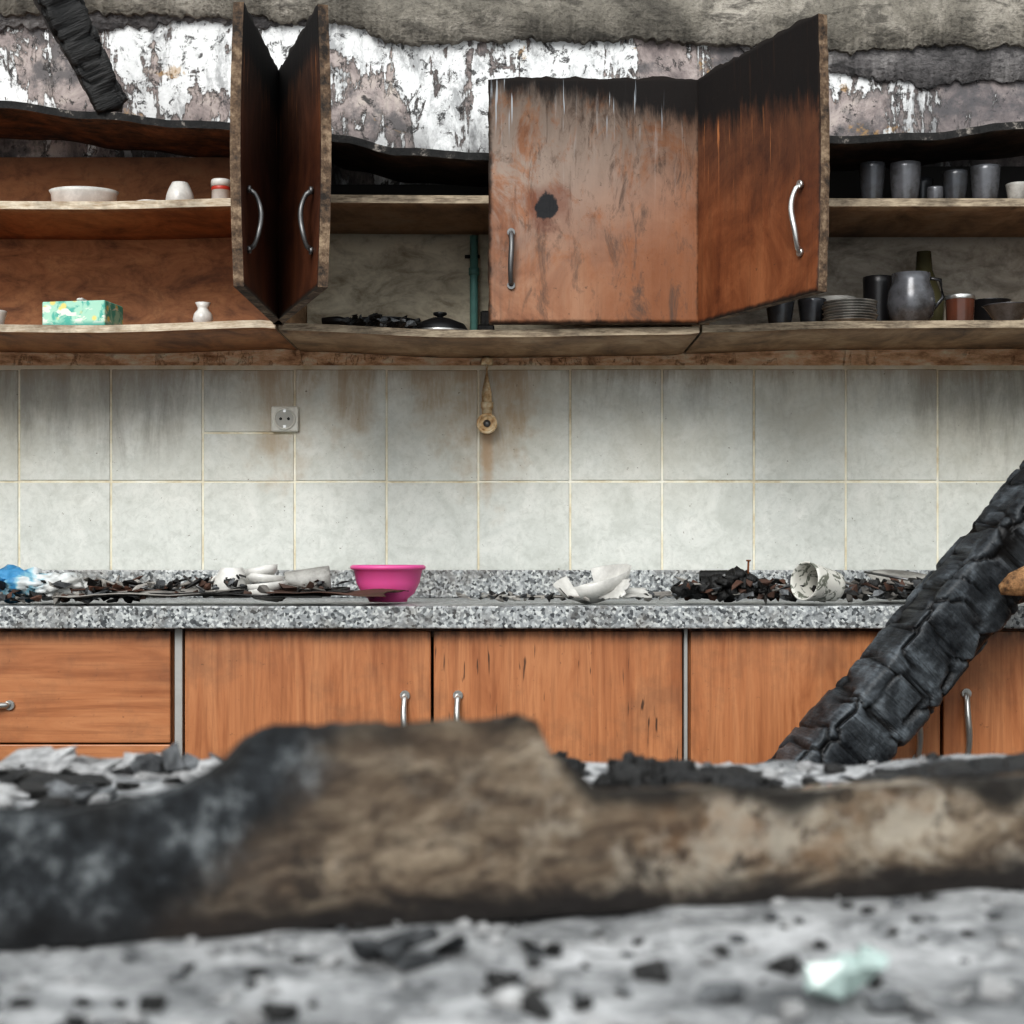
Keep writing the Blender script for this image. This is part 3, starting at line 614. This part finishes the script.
for i in range(330): b.shard((random.uniform(-.12,.38),random.uniform(-.07,.06),random.uniform(.006,.036)),(random.uniform(.006,.028),random.uniform(.005,.013),random.uniform(.003,.013)),random.choice((CHARB,CHARB,CHARG,SHB,SHG)))
for i in range(14): b.tube([(q:=random.uniform(-.05,.36),random.uniform(-.06,.05),random.uniform(.014,.040)),(q+random.uniform(-.06,.06),random.uniform(-.06,.05),random.uniform(.012,.055))],.0025,random.choice((CHARB,SHG,METALD)),6)
b.tube([(-.08,0,.045),(-.03,.0,.042),(.02,-.01,.03)],[.01,.014,.01],CHARB,8)
zc('charred_food_pile',b,742,3.00)
b=B(); RUST=simple('rusty_steel',(.22,.08,.03),.8,.3,.5,60); b.tube([(0,0,0),(0,0,.05),(.001,0,.07)],.002,RUST,8); b.tube([(.001,0,.07),(.001,0,.073)],.0045,RUST,10); zc('rusty_nail',b,748,2.98,0,.010)
def m_pat():
    g=G('patterned_porcelain'); p=g.obj(); v=g.noise(p,55,3,.6,1.2); return g.out(g.mix(g.ramp(v,[(.52,0),(.58,1)]),(.66,.65,.60),(.16,.17,.14)),.35)
b=B(); b.lathe(cup_prof(.028,.036,.080,.003),m_pat(),T(-.02,0,.036)@RZ(35)@RY(-82)); zc('patterned_mug',b,846,2.94,0,.006)
b=B()
for i in range(4): b.lathe([(.0005,0),(.04,0),(.07,.012),(.08,.014),(.07,.0155),(.0005,.004)],PORCD,T(.006*i,.004*i,.004+i*.007)@RX(7*i-8)@RY(5*(i%2)),36)
b.sheet((-.02,-.04,.022),.09,.03,.3,SHG,.003,.006,R(20)); b.sheet((.03,-.06,.016),.12,.04,-.3,CHARB,.003,.008,R(10))
zc('broken_plates',b,900,3.09,0,.004)

# ------------------------------------------------------------ charred beams
def char_beam(name,p0,p1,w,h,mat,res=.0045,cell=(.055,.04),depth=.010,roll=0.,seed=0.,bend=0.,jag=.03,taper=(1,1)):
    p0,p1=Vector(p0),Vector(p1); L=(p1-p0).length; nl=int(L/res); per=2*(w+h); npf=int(per/res)
    rows=[]; cr=[]
    prm=[]
    for k in range(npf):
        a=2*math.pi*k/npf; ca,sa=math.cos(a),math.sin(a); e=.25
        prm.append((math.copysign(abs(ca)**e,ca),math.copysign(abs(sa)**e,sa),a))
    for i in range(nl+1):
        l=L*i/nl; row=[]; t=l/L; tp=taper[0]+(taper[1]-taper[0])*t
        for sx_,sy_,a in prm:
            cx=w/2*tp*sx_; cy=h/2*tp*sy_
            q=Vector((l/cell[0]+seed+.35*noise.noise((l*8,cx*12,cy*12+seed)),cx/cell[1]+seed*.3+.22*noise.noise((l*9,cx*20,7)),cy/cell[1]+seed))
            ds,_=noise.voronoi(q,distance_metric='CHEBYCHEV'); d=ds[1]-ds[0]
            c=max(0,1-d/.11)**1.2; dome=min(1,d*2.2)
            disp=-depth*c+depth*.22*dome+.005*noise.noise((l*9+seed,cx*9,cy*9))+.0012*noise.noise((l*220,cx*30,cy*30))+.0015*noise.noise((l*45,cx*45,cy*45))
            n=Vector((0,cx/(w*w),cy/(h*h))).normalized()
            zb_=bend*math.sin(math.pi*t)+.010*noise.noise((l*2.5,seed,0))
            ll=l+(jag*noise.noise((cx*40,cy*40,seed)) if i in(0,nl) else 0)
            row.append(Vector((ll,cx,cy+zb_))+n*disp); cr.append(c)
        rows.append(row)
    b=B(); vs=b.grid(rows,mat,True,True)
    for end in (0,-1):
        c=sum((v.co for v in vs[end]),Vector())/npf+Vector((.012*(1 if end else -1),0,0)); cv=b.bm.verts.new(c)
        for k in range(npf):
            f=b.bm.faces.new((vs[end][k],vs[end][(k+1)%npf],cv)); f.material_index=0
    d=(p1-p0).normalized(); up=Vector((0,1,0)); yv=up.cross(d).normalized(); zv=d.cross(yv)
    Mt=Matrix((d,yv,zv)).transposed().to_4x4(); M=Matrix.Translation(p0)@Mt@Matrix.Rotation(roll,4,'X')
    bmesh.ops.recalc_face_normals(b.bm,faces=b.bm.faces)
    me=bpy.data.meshes.new(name); b.bm.to_mesh(me); b.bm.free(); me.materials.append(mat)
    at=me.attributes.new('crack','FLOAT','POINT')
    for i,c in enumerate(cr): at.data[i].value=min(1,c*1.4)
    o=bpy.data.objects.new(name,me); bpy.context.collection.objects.link(o); o.matrix_world=M; return o
def PT(u,v,d): return Vector((X(u,d),d,Z(v,d)))
pa=PT(838,750,2.70); pc=PT(1026,530,2.78)
dr=(pc-pa); foot=pa+dr*((.07-pa.z)/dr.z); topp=pa+dr*((1.75-pa.z)/dr.z)
char_beam('charred_roof_beam',foot,topp,.128,.115,CHAR,.004,(.072,.062),.0085,R(14),2.3,taper=(.9,1.12))
b=B(); BW=m_chip('burnt_wood_brown',((.05,.025,.012),(.30,.16,.07),(.56,.36,.19))); b.tube([PT(1000,590,2.66),PT(1012,585,2.655),PT(1030,582,2.655),PT(1070,570,2.68)],[.008,.020,.026,.02],BW,14)
for v in b.bm.verts: v.co+=Vector((1,1,1))*.006*noise.noise(v.co*60)
b.fin('splintered_wood_stub')
char_beam('charred_rafter',PT(112,108,3.20),PT(6,-112,3.05),.088,.07,CHARB,.005,(.05,.04),.009,.2,7.1,taper=(.72,1.15))

# ------------------------------------------------------------ foreground sill
SZ=.86
b=B(); nx,ny=300,170; xs0,xs1,ys0,ys1=-1.3,1.3,.12,1.085
def sz(x,y):
    return SZ+.004*noise.noise((x*14,y*14,0))+.003*noise.noise((x*40,y*40,4))+max(0,.014*noise.noise((x*6,y*6,8)))*(1 if y>.75 else .2)
top=[[(xs0+(xs1-xs0)*i/nx,ys0+(ys1-ys0)*j/ny+(.012*noise.noise((i*.2,0,3)) if j==ny else 0),0) for j in range(ny+1)] for i in range(nx+1)]
top=[[(p[0],p[1],sz(p[0],p[1])) for p in r] for r in top]
b.grid([r[::-1] for r in top],SILL)
b.grid([[ (r[0][0],r[0][1],SZ-.06) for r in top],[r[0] for r in top]],SILL,False)
b.grid([[r[-1] for r in top],[(r[-1][0],r[-1][1],SZ-.06) for r in top]],SILL,False)
b.grid([[ (r[0][0],r[0][1],SZ-.06) for r in top],[(r[-1][0],r[-1][1],SZ-.06) for r in top]],SILL,False)
b.grid([top[0],[(p[0],p[1],SZ-.06) for p in top[0]]],SILL,False); b.grid([top[-1],[(p[0],p[1],SZ-.06) for p in top[-1]]],SILL,False)
b.fin('window_sill')
ASH=m_concrete('ash_lumps',(.28,.28,.285),(.55,.55,.55),(.78,.78,.78),sc=30)
BRICK=simple('brick_fragment',(.66,.36,.28),.9,0,.4,40,.5)
b=B()
for i in range(1700):
    y=random.uniform(.40,1.06); x=random.uniform(-.62,.62)*(.5+y*.6); s=random.choice((.002,.003,.004,.005,.008,.011))*random.uniform(.7,1.3)
    if .52<y-.28*x<.70: s=min(s,.003)
    if y<.6: s=min(s,.007)
    if x>.12 and y>.7: s=min(s,.007)
    (b.shard if random.random()<.6 else lambda c,z_,m:b.blob(c,z_,m,1,.5))((x,y,sz(x,y)+s*.3),(s*1.3,s,s*.6),random.choice((ASH,ASH,ASH,CHARB,CHARG,CHARB)))
b.fin('ash_rubble')
def lump(name,u,v,y,w,h,m,n=7,seed=0,sh=False):
    b=B(); x0_=X(u,y)
    for i in range(n):
        dx=random.uniform(-.5,.5)*w*.7; k=1-abs(dx)/w
        s=(w*random.uniform(.2,.36),w*random.uniform(.18,.28),h*random.uniform(.35,.55)*k)
        c=(x0_+dx,y+random.uniform(-.2,.2)*w,sz(x0_,y)+h*random.uniform(.25,.5)*k)
        b.shard(c,s,m) if sh else b.blob(c,s,m,3,.6,2.2)
    b.fin(name)
lump('charcoal_lump',168,758,1.02,.045,.024,CHARG,6,sh=True)
lump('charcoal_lump',30,780,.93,.09,.020,CHARB,9,sh=True)
lump('charcoal_lump',85,790,.90,.06,.014,CHARG,8,sh=True)
lump('charcoal_lump',650,780,.92,.060,.034,CHARB,10)
lump('charcoal_lump',715,785,.92,.07,.024,CHARB,9)
lump('charcoal_lump',560,755,1.02,.03,.020,CHARB,5)
lump('ash_lump',120,760,1.03,.09,.014,ASH,9,sh=True)
lump('ash_lump',210,765,1.0,.06,.014,ASH,9,sh=True)
lump('ash_lump',20,758,1.04,.10,.016,ASH,9,sh=True)
lump('brick_fragment',815,778,.84,.030,.030,BRICK,4,sh=True)
lump('charcoal_lump',400,960,.545,.05,.010,CHARG,5,sh=True)
lump('charcoal_lump',160,1015,.49,.02,.006,CHARB,3,sh=True)
lump('charcoal_lump',545,940,.56,.02,.006,CHARB,3,sh=True)
char_beam('charred_board',Vector((X(866,.84),.85,SZ+.020)),Vector((X(1190,.80),.81,SZ+.026)),.05,.034,CHARB,.003,(.03,.02),.004,R(90),4.4,taper=(.7,1.1),jag=.015)
g=G('sea_green_glass'); GL=g.out((.52,.64,.61),.15,0,None,Transmission_Weight=.3,IOR=1.4,Coat_Weight=.5)
b=B(); random.seed(11)
b.shard((0,0,.008),(.018,.012,.008),GL,RZ(-10)); b.shard((.008,.002,.012),(.008,.009,.006),GL); b.shard((-.009,-.003,.008),(.008,.009,.008),GL); o=b.fin('broken_glass_chunk'); o.location=(X(850,.500),.500,sz(X(845,.500),.500)+.001)

# foreground plank
def m_plank():
    g=G('burnt_plank'); p=g.obj(); x,yy,z=g.sep(p)
    n=g.noise(g.map(p,sc=(1,1,2.4)),24,8,.76,.6); n2=g.noise(p,9,6,.65); n3=g.noise(g.map(p,sc=(1,1,2)),60,6,.75)
    c=g.ramp(n,[(.34,(.045,.030,.020)),(.46,(.145,.103,.068)),(.57,(.27,.212,.150)),(.70,(.44,.37,.29))])
    c=g.mix(g.ramp(n3,[(.48,0),(.62,.75)]),c,(.055,.038,.027))
    pt=g.math('MULTIPLY',g.rng(x,-.10,.16,.15,1),g.ramp(g.noise(p,19,8,.78),[(.50,0),(.57,.65)])); c=g.mix(pt,c,(.54,.485,.40))
    ora=g.math('MULTIPLY',g.rng(x,.03,.08),g.ramp(g.noise(g.map(p,loc=(3,3,3)),20,6,.7),[(.54,0),(.64,.4)])); c=g.mix(ora,c,(.26,.145,.07))
    sp=g.ramp(g.noise(p,34,7,.78),[(.56,0),(.61,1)]); c=g.mix(g.math('MULTIPLY',sp,.8),c,(.028,.020,.015))
    c=g.mix(g.rng(g.math('ADD',z,g.math('MULTIPLY',g.math('SUBTRACT',n,.5),.03)),.018,.005,0,.97),c,(.010,.007,.006))
    ch=g.rng(g.math('ADD',g.math('ADD',x,g.math('MULTIPLY',z,-.75)),g.math('MULTIPLY',g.math('SUBTRACT',n2,.5),.10)),-.115,-.145)
    c=g.mix(g.rng(g.math('ADD',x,g.math('MULTIPLY',z,-.75)),-.08,-.13,0,.6),c,(.035,.024,.018))
    ch2=g.ramp(g.noise(p,48,8,.78),[(.40,(.004,.005,.006)),(.53,(.028,.033,.038)),(.64,(.20,.215,.222))])
    ch2=g.mix(g.rng(g.math('ADD',z,g.math('MULTIPLY',n2,.02)),.030,.012,0,.85),ch2,(.006,.006,.007))
    c=g.mix(ch,c,ch2)
    at=g.n.new('ShaderNodeAttribute'); at.attribute_name='burn'
    c=g.mix(at.outputs['Fac'],c,(.008,.007,.006))
    return g.out(c,.75,0,g.bump(g.math('ADD',n,n3),.9,.006))
PLK=m_plank()
hp=lerp_pts([(-.50,.043),(-.30,.045),(-.19,.047),(-.14,.050),(-.122,.054),(-.108,.062),(-.098,.0735),(-.088,.0765),(-.04,.0760),(.006,.0772),(.013,.0745),(.018,.062),(.026,.058),(.036,.048),(.055,.046),(.085,.047),(.12,.043),(.18,.045),(.24,.046),(.5,.05)],False)
b=B(); nx=560; nz=30; fr=[];bk=[]
lean=.12
for i in range(nx+1):
    x=-.48+.96*i/nx; ch=1 if x<-.11 else 0
    H=hp(x)+.0015*noise.noise((x*60,0,0))+.0012*noise.noise((x*170,0,0))+ch*.003*noise.noise((x*45,3,0)); r1=[];r2=[]
    for j in range(nz+1):
        z=H*j/nz; dn=(.006 if ch else .0012)*noise.noise((x*50,z*50,0))+(.0018*noise.noise((x*22,z*22,5)))
        y=z*lean+dn; r1.append((x,y,z)); r2.append((x,.030+z*lean-.5*dn,z*.98-.003*(j==nz)))
    fr.append(r1); bk.append(r2)
b.grid(fr,PLK); b.grid([r[::-1] for r in bk],PLK)
b.grid([[r[-1] for r in fr],[r[-1] for r in bk]],PLK,False); b.grid([[r[0] for r in bk],[r[0] for r in fr]],PLK)
b.grid([bk[0],fr[0]],PLK); b.grid([fr[-1],bk[-1]],PLK)
o=b.fin('burnt_wooden_plank'); o.location=(0,.612,SZ+.001); o.rotation_euler=(0,0,math.atan(.27))
me=o.data; at=me.attributes.new('burn','FLOAT','POINT')
for i,v in enumerate(me.vertices):
    H=hp(v.co.x); t=(H-v.co.z)/.008+1.9*noise.noise((v.co.x*30,v.co.z*30,3)); e=max(0,min(1,1-t))
    if v.co.x>-.085 and v.co.x<.0: e*=.6
    at.data[i].value=e*.92
# ------------------------------------------------------------ light, world, camera
w=bpy.data.worlds.new('overcast'); bpy.context.scene.world=w; w.use_nodes=True
bg=w.node_tree.nodes['Background']; bg.inputs[0].default_value=(.94,.98,1.0,1); bg.inputs[1].default_value=1.15
L=bpy.data.lights.new('soft_sun','SUN'); L.energy=2.1; L.angle=R(28); L.color=(1,.98,.95)
lo=bpy.data.objects.new('soft_sun',L); bpy.context.collection.objects.link(lo); lo.rotation_euler=(R(58),0,R(-16))
cam=bpy.data.cameras.new('camera'); co=bpy.data.objects.new('camera',cam); bpy.context.collection.objects.link(co)
co.location=(0,0,CZ); co.rotation_euler=(R(90),0,0); cam.sensor_width=36; cam.lens=F/1024*36; cam.shift_y=46/1024
cam.clip_start=.02; cam.dof.use_dof=True; cam.dof.focus_distance=3.15; cam.dof.aperture_fstop=12.
bpy.context.scene.camera=co
bpy.context.scene.view_settings.view_transform='Standard'
try: bpy.context.scene.view_settings.look='Medium High Contrast'
except Exception as ex: print('look',ex)
